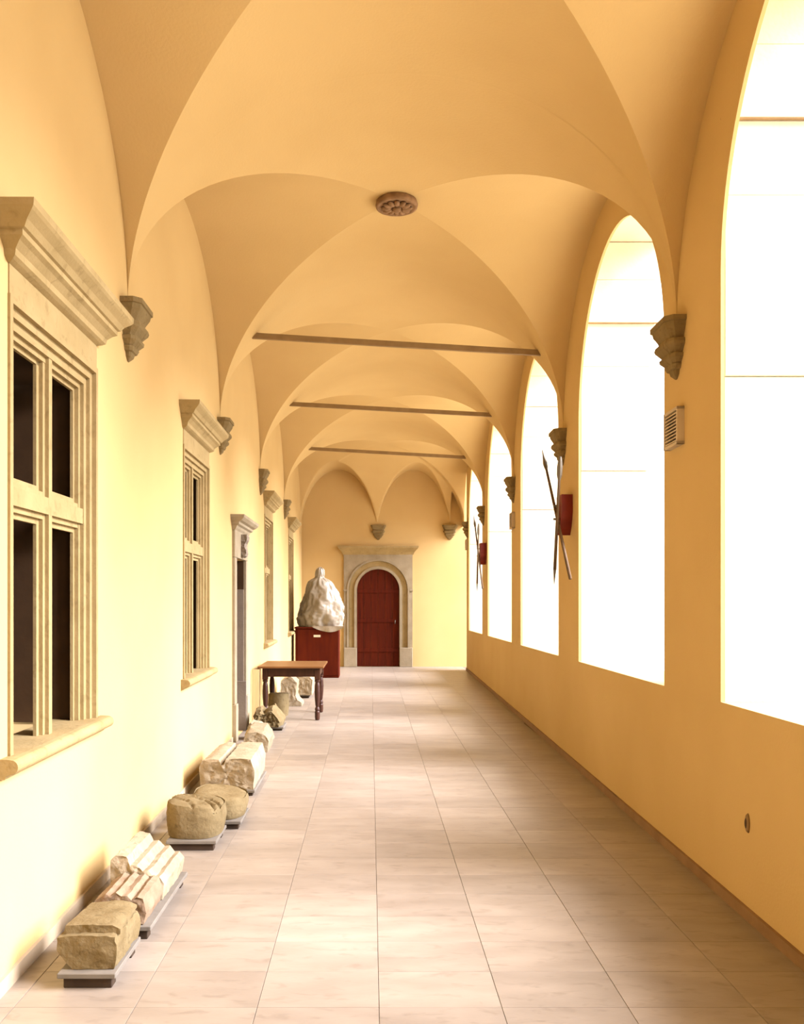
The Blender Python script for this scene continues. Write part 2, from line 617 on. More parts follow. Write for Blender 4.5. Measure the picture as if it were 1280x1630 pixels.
o = mesh('floor_slabs', join(*rest), M['tile'], fl)
tag(o, kind='stuff')

o = mesh('landing', box(2.62, 6.5, 20.06, Y_BACK + 0.2, -0.08, -0.004), M['base_pale'])
tag(o, 'stone landing of the passage beyond the last pier', kind='structure')
# skirting
V = [(xl(Y_REAR), Y_REAR, 0), (xl(Y_REAR) + 0.016, Y_REAR, 0), (xl(9.8) + 0.016, 9.8, 0), (xl(9.8), 9.8, 0)]
V += [(x, y, 0.065) for x, y, z in V]
o = mesh('baseboard_left', hexa(V), M['base_pale'])
tag(o, 'low pale stone skirting along the window wall', kind='structure')
V = [(xr(Y_REAR) - 0.018, Y_REAR, 0), (xr(Y_REAR), Y_REAR, 0), (xr(19.85), 19.85, 0), (xr(19.85) - 0.018, 19.85, 0)]
V += [(x, y, 0.06) for x, y, z in V]
o = mesh('baseboard_right', hexa(V), M['base'])
tag(o, 'low brown skirting along the parapet', kind='structure')


# ------------------------------------------------------------------ stone cross windows on the left wall
def ring(o, i, z0, z1, zi0, zi1, fx, bx):
    """three-sided architrave (two jambs and head) between half-widths o (outer) and i (inner), front at fx, back at bx"""
    P = []
    for s in (-1, 1):
        a, b = sorted((s * o, s * i))
        P.append(box(bx, fx, a, b, z0, zi1))
    P.append(box(bx, fx, -o, o, zi1, z1))
    return join(*P)


def cross_window(name, label, yc):
    t = empty(name, (xl(yc), yc, 0), RL)
    tag(t, label, 'window', 'stone cross windows of the inner wall')
    # architrave in stepped fasciae
    zb = 0.945
    mesh('architrave', join(ring(0.60, 0.568, zb, 2.865, zb, 2.833, 0.012, -0.06),
                            ring(0.568, 0.53, zb, 2.833, zb, 2.795, -0.012, -0.06),
                            ring(0.53, 0.49, zb, 2.795, zb, 2.755, -0.032, -0.07)), M['stone_frame'], t)
    mesh('inner_frame', join(ring(0.49, 0.464, zb, 2.755, zb, 2.729, -0.052, -0.085),
                             ring(0.464, 0.444, zb, 2.729, zb, 2.709, -0.074, -0.09)), M['stone_frame'], t)
    # mullion and transom with stepped sides
    mesh('mullion', join(box(-0.09, -0.036, -0.022, 0.022, zb, 2.755), box(-0.09, -0.055, -0.05, 0.05, zb, 2.755), box(-0.09, -0.074, -0.08, 0.08, zb, 2.755)), M['stone_frame'], t)
    tr = join(box(-0.09, -0.0365, -0.49, 0.49, 2.005, 2.085), box(-0.09, -0.0555, -0.47, 0.47, 1.98, 2.11), box(-0.09, -0.0745, -0.455, 0.455, 1.955, 2.135))
    mesh('transom', tr, M['stone_frame'], t)
    # reveal behind the stone cross and the boarded panes
    for k, (a, b, c, d) in enumerate(((-0.49, 0.0, 0.96, 2.045), (0.0, 0.49, 0.96, 2.045), (-0.49, 0.0, 2.045, 2.74), (0.0, 0.49, 2.045, 2.74))):
        mesh('pane', bbox_bev(-0.45, -0.42, a, b - 0.004, c, d - 0.004, 0.004), M['dark_pane'], t)
    mesh('reveal', join(box(-0.42, -0.092, -0.499, -0.492, 0.94, 2.755), box(-0.42, -0.092, 0.492, 0.499, 0.94, 2.755), box(-0.42, -0.092, -0.499, 0.499, 2.745, 2.758)), M['brown_reveal'], t)
    # frieze
    mesh('frieze', box(-0.1, 0.006, -0.595, 0.595, 2.866, 3.03), M['stone_frame'], t)
    # cornice
    pr = [(0.008, 2.99), (0.03, 3.0), (0.045, 3.01), (0.05, 3.035), (0.075, 3.06), (0.095, 3.072), (0.095, 3.095), (0.108, 3.10), (0.125, 3.125), (0.155, 3.15), (0.165, 3.162), (0.168, 3.19)]
    V, F = mould(pr, -0.59, 0.59)
    mesh('cornice', (V, F), M['stone_frame'], t)
    # sill
    n = 10
    pr = [(-0.2, 0.87), (0.02, 0.87), (0.028, 0.885)]
    pr += [(0.045 + 0.03 * math.sin(math.pi * i / n), 0.92 - 0.03 * math.cos(math.pi * i / n)) for i in range(n + 1)]
    pr += [(0.03, 0.952), (-0.2, 0.958)]
    mesh('sill', extrude_y(pr, -0.68, 0.68), M['stone_frame'], t)
    return t


WL = ['large stone cross window nearest the viewer, above the two front stone fragments',
      'second stone cross window, between the nearest window and the doorway',
      'stone cross window just beyond the doorway, above the table',
      'farthest stone cross window, beside the wrapped statue']
for y, l in zip(WIN_Y, WL):
    cross_window('cross_window', l, y)

# ------------------------------------------------------------------ doorway on the left wall
yc = (DOOR_Y[0] + DOOR_Y[1]) / 2
t = empty('stone_doorway', (xl(yc), yc, 0), RL)
tag(t, 'pale stone doorway with carved bracket and small cornice in the window wall', 'doorway')
hw = 0.40
for s in (-1, 1):
    a, b = sorted((s * hw, s * (hw + 0.15)))
    mesh('jamb', join(bbox_bev(-0.12, 0.035, a, b, 0.42, 2.07, 0.006), bbox_bev(-0.12, 0.05, min(a, s * (hw - 0.0)), b + 0.0, 0.0, 0.42, 0.006)), M['portal_stone'], t)
    c, d = sorted((s * (hw - 0.006), s * (hw + 0.02)))
    mesh('reveal_lower', box(-0.6, -0.121, c, d, 0, 1.70) if s < 0 else join(box(-0.6, 0.0, c - 0.01, d - 0.02, 0, 1.72), box(-0.6, 0.036, c - 0.04, d - 0.026, 0, 0.6)), M['grey_reveal'], t)
    mesh('reveal_upper', box(-0.6, -0.121, c, d, 1.70, 2.07) if s < 0 else box(-0.6, 0.0, c - 0.008, d - 0.02, 1.722, 2.068), M['brown_reveal'], t)
mesh('lintel', bbox_bev(-0.12, 0.035, -hw - 0.15, hw + 0.15, 2.072, 2.40, 0.006), M['portal_stone'], t)
# carved console in front of the lintel
sec = [(0.035, 2.36), (0.10, 2.36), (0.115, 2.33), (0.105, 2.29), (0.08, 2.26), (0.075, 2.22), (0.09, 2.18), (0.10, 2.14), (0.085, 2.105), (0.05, 2.09), (0.035, 2.10)]
mesh('carved_console', rough_prism(sec, -0.09, 0.09, 0.008, 5, 0.015, 1.0), M['grey_reveal'], t)
mesh('cornice', mould([(0.035, 2.38), (0.05, 2.40), (0.06, 2.425), (0.085, 2.44), (0.09, 2.465), (0.12, 2.48), (0.15, 2.51), (0.155, 2.54)], -hw - 0.13, hw + 0.13), M['portal_stone'], t)
mesh('door_leaf', bbox_bev(-0.58, -0.54, -hw + 0.01, hw - 0.01, 0.01, 2.06, 0.005), M['brown_reveal'], t)


# ------------------------------------------------------------------ vault corbels
def corbel_mesh():
    T = [(0.0, .18, .125), (-.03, .18, .125), (-.033, .17, .115), (-.06, .165, .108), (-.10, .14, .085), (-.125, .13, .075), (-.13, .15, .10), (-.15, .155, .105), (-.165, .15, .10), (-.20, .115, .07), (-.21, .11, .065), (-.215, .125, .08), (-.235, .12, .078), (-.265, .085, .05), (-.27, .09, .055), (-.295, .075, .045), (-.30, .055, .035), (-.325, .045, .028), (-.35, .012, .008)]
    V, F = [], []
    for z, h, d in T:
        c = min(h, d) * 0.35
        V += [(-0.002, -h, z), (d - c, -h, z), (d, -h + c, z), (d, h - c, z), (d - c, h, z), (-0.002, h, z)]
    n = len(T)
    for i in range(n - 1):
        for k in range(6):
            F.append((i * 6 + k, i * 6 + (k + 1) % 6, i * 6 + 6 + (k + 1) % 6, i * 6 + 6 + k))
    F.append(tuple(range(6)))
    F.append(tuple(range((n - 1) * 6, n * 6)))
    return V, F


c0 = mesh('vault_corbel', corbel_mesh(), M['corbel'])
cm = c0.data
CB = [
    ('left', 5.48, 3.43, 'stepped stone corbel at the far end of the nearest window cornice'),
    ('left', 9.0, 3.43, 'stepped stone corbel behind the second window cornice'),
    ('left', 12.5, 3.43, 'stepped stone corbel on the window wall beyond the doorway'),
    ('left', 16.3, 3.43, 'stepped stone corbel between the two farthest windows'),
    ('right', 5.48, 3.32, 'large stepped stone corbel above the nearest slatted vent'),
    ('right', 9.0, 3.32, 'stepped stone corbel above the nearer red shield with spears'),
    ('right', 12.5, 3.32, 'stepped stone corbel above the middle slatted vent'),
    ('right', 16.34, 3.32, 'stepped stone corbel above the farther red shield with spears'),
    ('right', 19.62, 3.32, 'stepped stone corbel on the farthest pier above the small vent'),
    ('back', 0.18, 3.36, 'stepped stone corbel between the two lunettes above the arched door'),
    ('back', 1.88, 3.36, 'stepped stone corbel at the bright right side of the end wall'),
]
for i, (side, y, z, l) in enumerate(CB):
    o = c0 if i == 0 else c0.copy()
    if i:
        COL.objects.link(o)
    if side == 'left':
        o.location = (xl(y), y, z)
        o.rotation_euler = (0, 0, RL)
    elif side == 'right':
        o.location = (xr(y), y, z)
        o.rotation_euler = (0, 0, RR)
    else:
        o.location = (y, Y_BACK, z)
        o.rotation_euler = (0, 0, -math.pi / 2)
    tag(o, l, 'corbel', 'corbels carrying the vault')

# ------------------------------------------------------------------ tie rods
for (y, xa, za, xb, zb2, l) in ((9.0, -1.26, 4.30, 1.74, 4.12, 'nearest iron tie rod spanning the vault'),
                                (12.5, -1.20, 4.38, 1.72, 4.22, 'middle one of the three iron tie rods under the vault'),
                                (16.3, -1.22, 4.40, 1.76, 4.23, 'farthest iron tie rod, just in front of the end lunettes')):
    P = [(xa, y - .02, za - .028), (xb, y - .02, zb2 - .028), (xb, y + .02, zb2 - .028), (xa, y + .02, za - .028), (xa, y - .02, za + .028), (xb, y - .02, zb2 + .028), (xb, y + .02, zb2 + .028), (xa, y + .02, za + .028)]
    o = mesh('tie_rod', hexa(P), M['iron'])
    tag(o, l, 'tie rod', 'tie rods across the vault')

# ------------------------------------------------------------------ carved boss on the vault crown
t = empty('vault_boss', (0.215, 7.24, CROWN - 0.005))
tag(t, 'round carved brown stone rosette on the crown of the vault', 'rosette')
disc = mesh('disc', lathe([(0.14, 0.02), (0.165, 0.0), (0.175, -0.03), (0.17, -0.05), (0.15, -0.055), (0.14, -0.045), (0.13, -0.045)], 40), M['boss'], t, True)
V, F = [], []
n = 12
for k in range(n):
    a = 2 * math.pi * k / n
    m_ = Matrix.Rotation(a, 3, 'Z')
    pv, pf = lathe([(0.0, -0.075), (0.012, -0.073), (0.022, -0.065), (0.026, -0.05)], 8)
    pv = [m_ @ Vector((p[0] * 1.8 + 0.085, p[1], p[2])) for p in pv]
    mesh('petal', (pv, pf), M['boss'], disc, True)
mesh('button', lathe([(0.001, -0.095), (0.02, -0.09), (0.035, -0.075), (0.04, -0.045)], 16), M['boss'], disc, True)

# ------------------------------------------------------------------ slatted vents on the piers


def vent(yy, z0, z1, l, hwid=0.13):
    t = empty('slatted_vent', (xr(yy), yy, z0), RR)
    tag(t, l, 'vent', 'slatted vents on the piers')
    h = z1 - z0
    d = 0.045
    mesh('housing', join(box(0, d, -hwid, -hwid + 0.018, 0, h), box(0, d, hwid - 0.018, hwid, 0, h), box(0, d, -hwid, hwid, 0, 0.018), box(0, d, -hwid, hwid, h - 0.018, h)), M['vent'], t)
    mesh('backing', box(0.001, 0.01, -hwid + 0.018, hwid - 0.018, 0.018, h - 0.018), M['vent_dark'], t)
    n = 9
    for i in range(n):
        z = 0.022 + (h - 0.04) * (i + 0.5) / n
        V = [(0.012, -hwid + 0.0185, z - 0.002), (d - 0.003, -hwid + 0.0185, z - 0.010), (d - 0.003, hwid - 0.0185, z - 0.010), (0.012, hwid - 0.0185, z - 0.002)]
        V += [(x, y, zz + 0.008) for x, y, zz in V]
        mesh('slat', hexa(V), M['vent'], t)
    return t


vent(5.47, 2.545, 2.775, 'slatted grey vent on the nearest pier, under the large corbel')
vent(12.5, 2.60, 2.83, 'slatted grey vent on the middle pier between the two red shields')
vent(19.6, 2.70, 2.93, 'small slatted vent on the farthest pier beside the end wall', 0.14)


# ------------------------------------------------------------------ red shields with crossed spears
def shield(y, l, l2):
    ox, oy = xr(y) - xr(8.66), y - 8.66

    def w(p):
        return (p[0] + ox, p[1] + oy, p[2])
    t = empty('shield_bracket', (xr(y), y, 2.38), RR)
    tag(t, l, 'shield', 'red shields on the piers')
    pr = [(-0.13, 0.24), (0.13, 0.24), (0.135, 0.08), (0.11, 0.0), (0.06, -0.09), (0.0, -0.15), (-0.06, -0.09), (-0.11, 0.0), (-0.135, 0.08)]
    V = [(0.10 + 0.02 * (1 - (a / 0.17) ** 2), a, b) for a, b in pr] + [(0.0, a * 0.9, b) for a, b in pr]
    n = len(pr)
    F = [(i, (i + 1) % n, n + (i + 1) % n, n + i) for i in range(n)] + [tuple(range(n)), tuple(range(n, 2 * n))]
    mesh('shield_body', (V, F), M['red_paint'], t)
    for zz in (0.13, 0.0):
        mesh('spear_holder', bbox_bev(0.112, 0.165, -0.012, 0.012, zz, zz + 0.02, 0.003), M['spear_iron'], t)
    for k, (a, b, d) in enumerate((((1.83, 9.385, 3.20), (1.83, 8.056, 1.79), 0), ((1.795, 8.32, 2.95), (1.795, 8.605, 1.745), 1))):
        A, B = Vector(w(a)), Vector(w(b))
        if k == 1:
            A, B = A, B
        s = empty('spear', B)
        tag(s, l2[k], 'spear', 'crossed spears on the piers')
        D = A - B
        mesh('shaft', tube([D * 0.0 if k == 0 else D * 0.12, D * 0.5, D * 0.83], [0.016, 0.015, 0.013], 8), M['spear_wood'], s, True)
        if k == 0:
            mesh('spearhead', tube([D * 0.82, D * 0.845, D * 0.88, D * 0.93, D], [0.012, 0.02, 0.024, 0.012, 0.002], 6), M['spear_iron'], s)
        else:
            mesh('butt_spike', tube([D * 0.0, D * 0.06, D * 0.13], [0.002, 0.009, 0.016], 6), M['spear_iron'], s)
            mesh('spearhead', tube([D * 0.82, D * 0.86, D * 0.92, D * 0.97, D], [0.014, 0.026, 0.028, 0.02, 0.012], 6), M['spear_iron'], s)


shield(8.66, 'nearer red wooden shield mounted on the second pier', ('long thin spear slanting across the nearer red shield, tip far', 'short upright spear held by the nearer red shield'))
shield(16.0, 'farther red wooden shield mounted on the fourth pier', ('long thin spear slanting across the farther red shield, tip far', 'short upright spear held by the farther red shield'))

# small oval drain hole cover in the parapet
t = empty('drain_cover', (xr(4.40), 4.40, 0.48), RR)
tag(t, 'small dark oval drain cover low on the parapet', 'drain cover')
V, F = lathe([(0.0005, 0.012), (0.6, 0.012), (0.85, 0.009), (1.0, 0.0)], 24)
mesh('plate', ([(z, x * 0.024, y * 0.05) for x, y, z in V], F), M['iron'], t, True)
mesh('slot', ([(z * 1.0 + 0.004, x * 0.013, y * 0.03) for x, y, z in V], F), M['vent_dark'], t, True)

# ------------------------------------------------------------------ portal and door in the end wall
t = empty('stone_portal', (0.18, Y_BACK, 0), -math.pi / 2)   # local x towards viewer, local y = +world x
tag(t, 'pale carved stone portal with round arch and cornice in the end wall', 'portal')
R_IN, R_MID, R_OUT = 0.505, 0.63, 0.74
ZSP = 1.81
HWP = 0.815
n = 32


def arch_band(r0, r1, f, b, z0):
    """band around the opening: jambs from z0 and the arch over"""
    ins = [(-r0, z0)] + [(-r0 * math.cos(math.pi * i / n), ZSP + r0 * math.sin(math.pi * i / n)) for i in range(n + 1)] + [(r0, z0)]
    out = [(-r1, z0)] + [(-r1 * math.cos(math.pi * i / n), ZSP + r1 * math.sin(math.pi * i / n)) for i in range(n + 1)] + [(r1, z0)]
    k = len(ins)
    V = [(f, y, z) for y, z in ins] + [(f, y, z) for y, z in out] + [(b, y, z) for y, z in ins] + [(b, y, z) for y, z in out]
    F = []
    for i in range(k - 1):
        F += [(i, i + 1, k + i + 1, k + i), (i, i + 1, 2 * k + i + 1, 2 * k + i), (k + i, k + i + 1, 3 * k + i + 1, 3 * k + i), (2 * k + i, 2 * k + i + 1, 3 * k + i + 1, 3 * k + i)]
    for i in (0, k - 1):
        F.append((i, k + i, 3 * k + i, 2 * k + i))
    return V, F


# spandrel slab with arched cut-out
ins = [(-R_OUT, 0)] + [(-R_OUT * math.cos(math.pi * i / n), ZSP + R_OUT * math.sin(math.pi * i / n)) for i in range(n + 1)] + [(R_OUT, 0)]
V, F = [], []
for y, z in ins:
    V += [(0.05, y, z), (0.05, math.copysign(HWP, y) if abs(y) > 0.001 else 0, z if False else (z if z <= ZSP else z)), (0.0, y, z)]
P = []
for i in range(len(ins) - 1):
    (y0, z0), (y1, z1) = ins[i], ins[i + 1]
    if z0 <= ZSP and z1 <= ZSP + 1e-6:
        s = -HWP if y0 < 0 else HWP
        P.append(([(0.05, y0, z0), (0.05, y1, z1), (0.05, s, z1), (0.05, s, z0)], [(0, 1, 2, 3)]))
    else:
        P.append(([(0.05, y0, z0), (0.05, y1, z1), (0.05, y1, 2.69), (0.05, y0, 2.69)], [(0, 1, 2, 3)]))
    P.append(([(0.05, y0, z0), (0.05, y1, z1), (0.0, y1, z1), (0.0, y0, z0)], [(0, 1, 2, 3)]))
for s in (-1, 1):
    P.append(([(0.05, s * R_OUT, ZSP), (0.05, s * HWP, ZSP), (0.05, s * HWP, 2.69), (0.05, s * R_OUT, 2.69)], [(0, 1, 2, 3)]))
    P.append(([(0.05, s * HWP, 0), (0.0, s * HWP, 0), (0.0, s * HWP, 2.69), (0.05, s * HWP, 2.69)], [(0, 1, 2, 3)]))
mesh('spandrel', join(*P), M['portal_stone'], t)
mesh('archivolt_outer', arch_band(R_MID + 0.07, R_OUT, 0.075, 0.0, 0.46), M['portal_stone'], t)
mesh('archivolt_panel', arch_band(R_MID - 0.06, R_MID + 0.068, 0.03, 0.0, 0.46), M['stone_frame'], t)
mesh('archivolt_inner', arch_band(R_IN, R_MID - 0.062, 0.075, 0.0, 0.46), M['portal_stone'], t)
for s in (-1, 1):
    a, b = sorted((s * R_IN, s * HWP))
    mesh('plinth_block', bbox_bev(0.0, 0.09, a, b, 0.0, 0.455, 0.008), M['portal_stone'], t)
    a, b = sorted((s * R_OUT, s * (HWP + 0.01)))
    mesh('impost', bbox_bev(0.0, 0.075, a, b, ZSP - 0.02, ZSP + 0.025, 0.005), M['portal_stone'], t)
mesh('cornice', mould([(0.05, 2.66), (0.065, 2.69), (0.07, 2.71), (0.10, 2.75), (0.14, 2.79), (0.165, 2.82), (0.17, 2.86)], -HWP + 0.03, HWP - 0.03), M['stone_frame'], t)

d = empty('arched_door', (0.18, Y_BACK, 0), -math.pi / 2)
tag(d, 'dark red brown arched wooden door inside the stone portal', 'door')
npl = 6
for k in range(npl):
    a = -R_IN + 0.004 + (2 * R_IN - 0.008) * k / npl
    b = -R_IN + 0.004 + (2 * R_IN - 0.008) * (k + 1) / npl - 0.005
    m_ = 8
    top = [(a + (b - a) * i / m_, ZSP + math.sqrt(max(0, (R_IN - 0.003) ** 2 - (a + (b - a) * i / m_) ** 2))) for i in range(m_ + 1)]
    pr = [(a, 0.012), (b, 0.012)] + top[::-1]
    V = [(0.024, y, z) for y, z in pr] + [(0.002, y, z) for y, z in pr]
    q = len(pr)
    F = [(i, (i + 1) % q, q + (i + 1) % q, q + i) for i in range(q)] + [tuple(range(q)), tuple(range(q, 2 * q))]
    mesh('plank', (V, F), M['red_wood'], d)
for z in (0.35, 1.05, 1.75):
    mesh('ledge', bbox_bev(0.0245, 0.036, -R_IN + 0.01, R_IN - 0.01, z, z + 0.09, 0.004), M['red_wood'], d)
mesh('handle', tube([(0.025, 0.40, 1.02), (0.07, 0.40, 1.02), (0.07, 0.40, 1.10), (0.025, 0.40, 1.10)], [0.008] * 4, 8), M['spear_iron'], d, True)

# ------------------------------------------------------------------ cabinet and the wrapped statue
c = empty('wooden_cabinet', (-1.09, 18.2, 0))
tag(c, 'dark red mahogany cabinet with small label, under the plastic wrapped statue', 'cabinet')
mesh('body', bbox_bev(-0.445, 0.445, -0.29, 0.33, 0.0, 1.0, 0.006), M['cab_wood'], c)
panel = mesh('front_panel', bbox_bev(-0.40, 0.43, -0.302, -0.2902, 0.05, 0.985, 0.004), M['cab_wood'], c)
mesh('top_board', bbox_bev(-0.46, 0.46, -0.31, 0.34, 1.002, 1.035, 0.005), M['cab_wood'], c)
mesh('label_plate', bbox_bev(-0.07, 0.07, -0.308, -0.3025, 0.83, 0.875, 0.002), M['label'], panel)

st = empty('wrapped_statue', (-1.04, 18.2, 1.037))
tag(st, 'statue wrapped in milky plastic sheeting on the red cabinet', 'statue')
prof = [(0.0, 0.46), (0.05, 0.47), (0.14, 0.48), (0.26, 0.50), (0.36, 0.485), (0.48, 0.45), (0.62, 0.40), (0.76, 0.345), (0.86, 0.30), (0.93, 0.25), (0.97, 0.19), (0.995, 0.125), (1.02, 0.10), (1.07, 0.105), (1.13, 0.10), (1.18, 0.085), (1.21, 0.055), (1.225, 0.02)]
V, F = [], []
nz, na = 70, 96


def pr_r(z):
    for (z0, r0), (z1, r1) in zip(prof[:-1], prof[1:]):
        if z0 <= z <= z1:
            return r0 + (r1 - r0) * (z - z0) / (z1 - z0)
    return prof[-1][1]


for j in range(nz + 1):
    z = 1.225 * j / nz
    for k in range(na):
        a = 2 * math.pi * k / na
        r = pr_r(z)
        p = Vector((math.cos(a) * 1.3, math.sin(a) * 1.3, z * 2.2))
        fold = noise.noise(p * 1.6 + Vector((4, 1, 2))) * 0.16 + (0.5 - abs(noise.noise(p * 2.4 + Vector((9, 3, 1))))) * 0.20 + (0.5 - abs(noise.noise(p * 5.5))) * 0.09
        r *= 1 + fold - 0.12
        x = r * math.cos(a) * (1.0 if math.cos(a) > 0 else 0.93) + 0.02 * math.sin(z * 5)
        V.append((x, r * math.sin(a) * 0.62, max(z + 0.02 * noise.noise(p * 3), 0.001)))
for j in range(nz):
    for k in range(na):
        F.append((j * na + k, j * na + (k + 1) % na, (j + 1) * na + (k + 1) % na, (j + 1) * na + k))
F.append(tuple(range(nz * na, nz * na + na)))
F.append(tuple(range(na))[::-1])
mesh('wrapping', (V, F), M['plastic'], st, True)
# loose flap hanging over the front of the cabinet
V, F = [], []
nu, nv = 24, 6
for j in range(nv + 1):
    for i in range(nu + 1):
        u, v = i / nu, j / nv
        drop = 0.15 * (0.25 + math.sin(math.pi * min(1, u * 1.02)) ** 0.8 * 0.75) * (0.6 + 0.4 * u)
        x = -0.14 + 0.62 * u
        if x > 0.40:
            drop *= 1.0
        V.append((x, -0.345 - 0.012 * math.sin(u * 14) * v - 0.008, 0.02 - drop * v))
for j in range(nv):
    for i in range(nu):
        F.append((j * (nu + 1) + i, j * (nu + 1) + i + 1, (j + 1) * (nu + 1) + i + 1, (j + 1) * (nu + 1) + i))
k = len(V)
V2 = [(x, y + 0.004, z) for x, y, z in V]
F2 = [tuple(i + k for i in q[::-1]) for q in F]
mesh('loose_flap', (V + V2, F + F2), M['plastic'], st, True)

# ------------------------------------------------------------------ table
t = empty('wooden_table', (-1.05, 12.05, 0))
tag(t, 'dark wooden table with turned legs standing against the window wall', 'table')
mesh('table_top', bbox_bev(-0.435, 0.435, -0.52, 0.52, 0.692, 0.72, 0.006), M['table_top'], t)
for (y0, y1) in ((-0.43, -0.405), (0.405, 0.43)):
    mesh('apron', bbox_bev(-0.31, 0.31, y0, y1, 0.575, 0.691, 0.003), M['table_dark'], t)
for (x0, x1) in ((-0.37, -0.345), (0.345, 0.37)):
    mesh('apron', bbox_bev(x0, x1, -0.37, 0.37, 0.575, 0.691, 0.003), M['table_dark'], t)
legp = [(0.022, 0.0), (0.03, 0.01), (0.034, 0.05), (0.034, 0.11), (0.026, 0.125), (0.034, 0.14), (0.03, 0.16), (0.022, 0.175), (0.028, 0.21), (0.036, 0.30), (0.038, 0.38), (0.034, 0.46), (0.026, 0.50), (0.036, 0.515), (0.036, 0.53), (0.028, 0.54)]
first = None
for sx in (-1, 1):
    for sy in (-1, 1):
        if first is None:
            first = mesh('leg', join(lathe(legp, 16), box(-0.036, 0.036, -0.036, 0.036, 0.54, 0.691)), M['table_dark'], t, False)
            o = first
        else:
            o = first.copy()
            COL.objects.link(o)
            o.parent = t
        o.location = (sx * 0.345, sy * 0.40, 0)

o = mesh('leaning_plank', hexa([(-1.545, 11.40, 0), (-1.45, 11.40, 0), (-1.45, 11.42, 0), (-1.545, 11.42, 0), (-1.545, 11.46, 0.685), (-1.45, 11.46, 0.685), (-1.45, 11.48, 0.685), (-1.545, 11.48, 0.685)]), M['plank'])
tag(o, 'narrow pale brown plank leaning beside the table leg at the wall', 'plank')


# ------------------------------------------------------------------ stone fragments on their boards
def board(x0, x1, y0, y1, l, zt=0.067, nb=2):
    t = empty('display_board', ((x0 + x1) / 2, (y0 + y1) / 2, 0))
    tag(t, l, 'board', 'boards under the stone fragments')
    w, d = (x1 - x0) / 2, (y1 - y0) / 2
    mesh('top_sheet', bbox_bev(-w, w, -d, d, zt - 0.022, zt, 0.003), M['slab'], t)
    for s in (-1, 1):
        yy = s * (d - 0.05)
        mesh('batten', bbox_bev(-w + 0.02, w - 0.02, yy - 0.03, yy + 0.03, 0.0, zt - 0.0225, 0.003), M['batten'], t)
    return t


def frag(name, vf, m, l, cat='stone'):
    o = mesh(name, vf, m, None, False)
    for p in o.data.polygons:
        p.use_smooth = True
    try:
        o.data.set_sharp_from_angle(angle=math.radians(38))
    except Exception:
        pass
    tag(o, l, cat, 'carved stone fragments along the wall')
    return o


ZB = 0.069
# 1 front block with a moulded upper edge
board(-1.285, -1.045, 3.60, 4.0, 'grey board under the nearest stone block')
pr = [(-1.19, ZB), (-1.06, ZB), (-1.052, 0.17), (-1.057, 0.205), (-1.075, 0.21), (-1.265, 0.205), (-1.298, 0.20), (-1.30, 0.15), (-1.265, 0.10), (-1.235, ZB)]
pr2 = [(-1.05, 0.20), (-1.05, 0.222), (-1.08, 0.245), (-1.16, 0.252), (-1.275, 0.248), (-1.285, 0.20)]
frag('stone_block', join(rough_prism(pr, 3.64, 4.02, 0.005, 1, 0.02, 0.4, taper=lambda t: (1.0, 1 - 0.18 * t), side=lambda p: 2.2 if p.x > -1.08 else 1.0),
                         rough_prism(pr2, 3.675, 4.0, 0.006, 2, 0.02, 0.5, taper=lambda t: (1.0 - 0.1 * t, 0.8 - 0.25 * t))), M['frag_a'],
     'nearest tan stone block with squared front face and grooved top')
# 2,3 moulded cornice pieces
board(-1.30, -1.03, 4.12, 4.95, 'long grey board under the two moulded cornice fragments')
pr = [(-1.07, ZB), (-1.055, 0.12), (-1.075, 0.19), (-1.10, 0.20), (-1.125, 0.185), (-1.145, 0.205), (-1.175, 0.20), (-1.20, 0.215), (-1.225, 0.20), (-1.25, 0.21), (-1.30, 0.18), (-1.31, ZB)]
frag('cornice_fragment', rough_prism(pr, 4.14, 4.47, 0.005, 3, 0.018, 1.6), M['frag_red'], 'moulded cornice fragment with rough reddish broken end')
pr = [(-1.06, ZB), (-1.05, 0.15), (-1.075, 0.185), (-1.10, 0.18), (-1.13, 0.215), (-1.16, 0.21), (-1.19, 0.245), (-1.22, 0.245), (-1.245, 0.285), (-1.30, 0.295), (-1.325, 0.27), (-1.325, ZB)]
frag('cornice_fragment', rough_prism(pr, 4.48, 4.95, 0.005, 4, 0.018, 1.5), M['frag_b'], 'taller pale cornice fragment with stepped grooves, behind the reddish one')
# 4 rounded capital block with scroll grooves
board(-1.30, -0.98, 5.58, 5.98, 'grey board under the rounded scroll carved block')


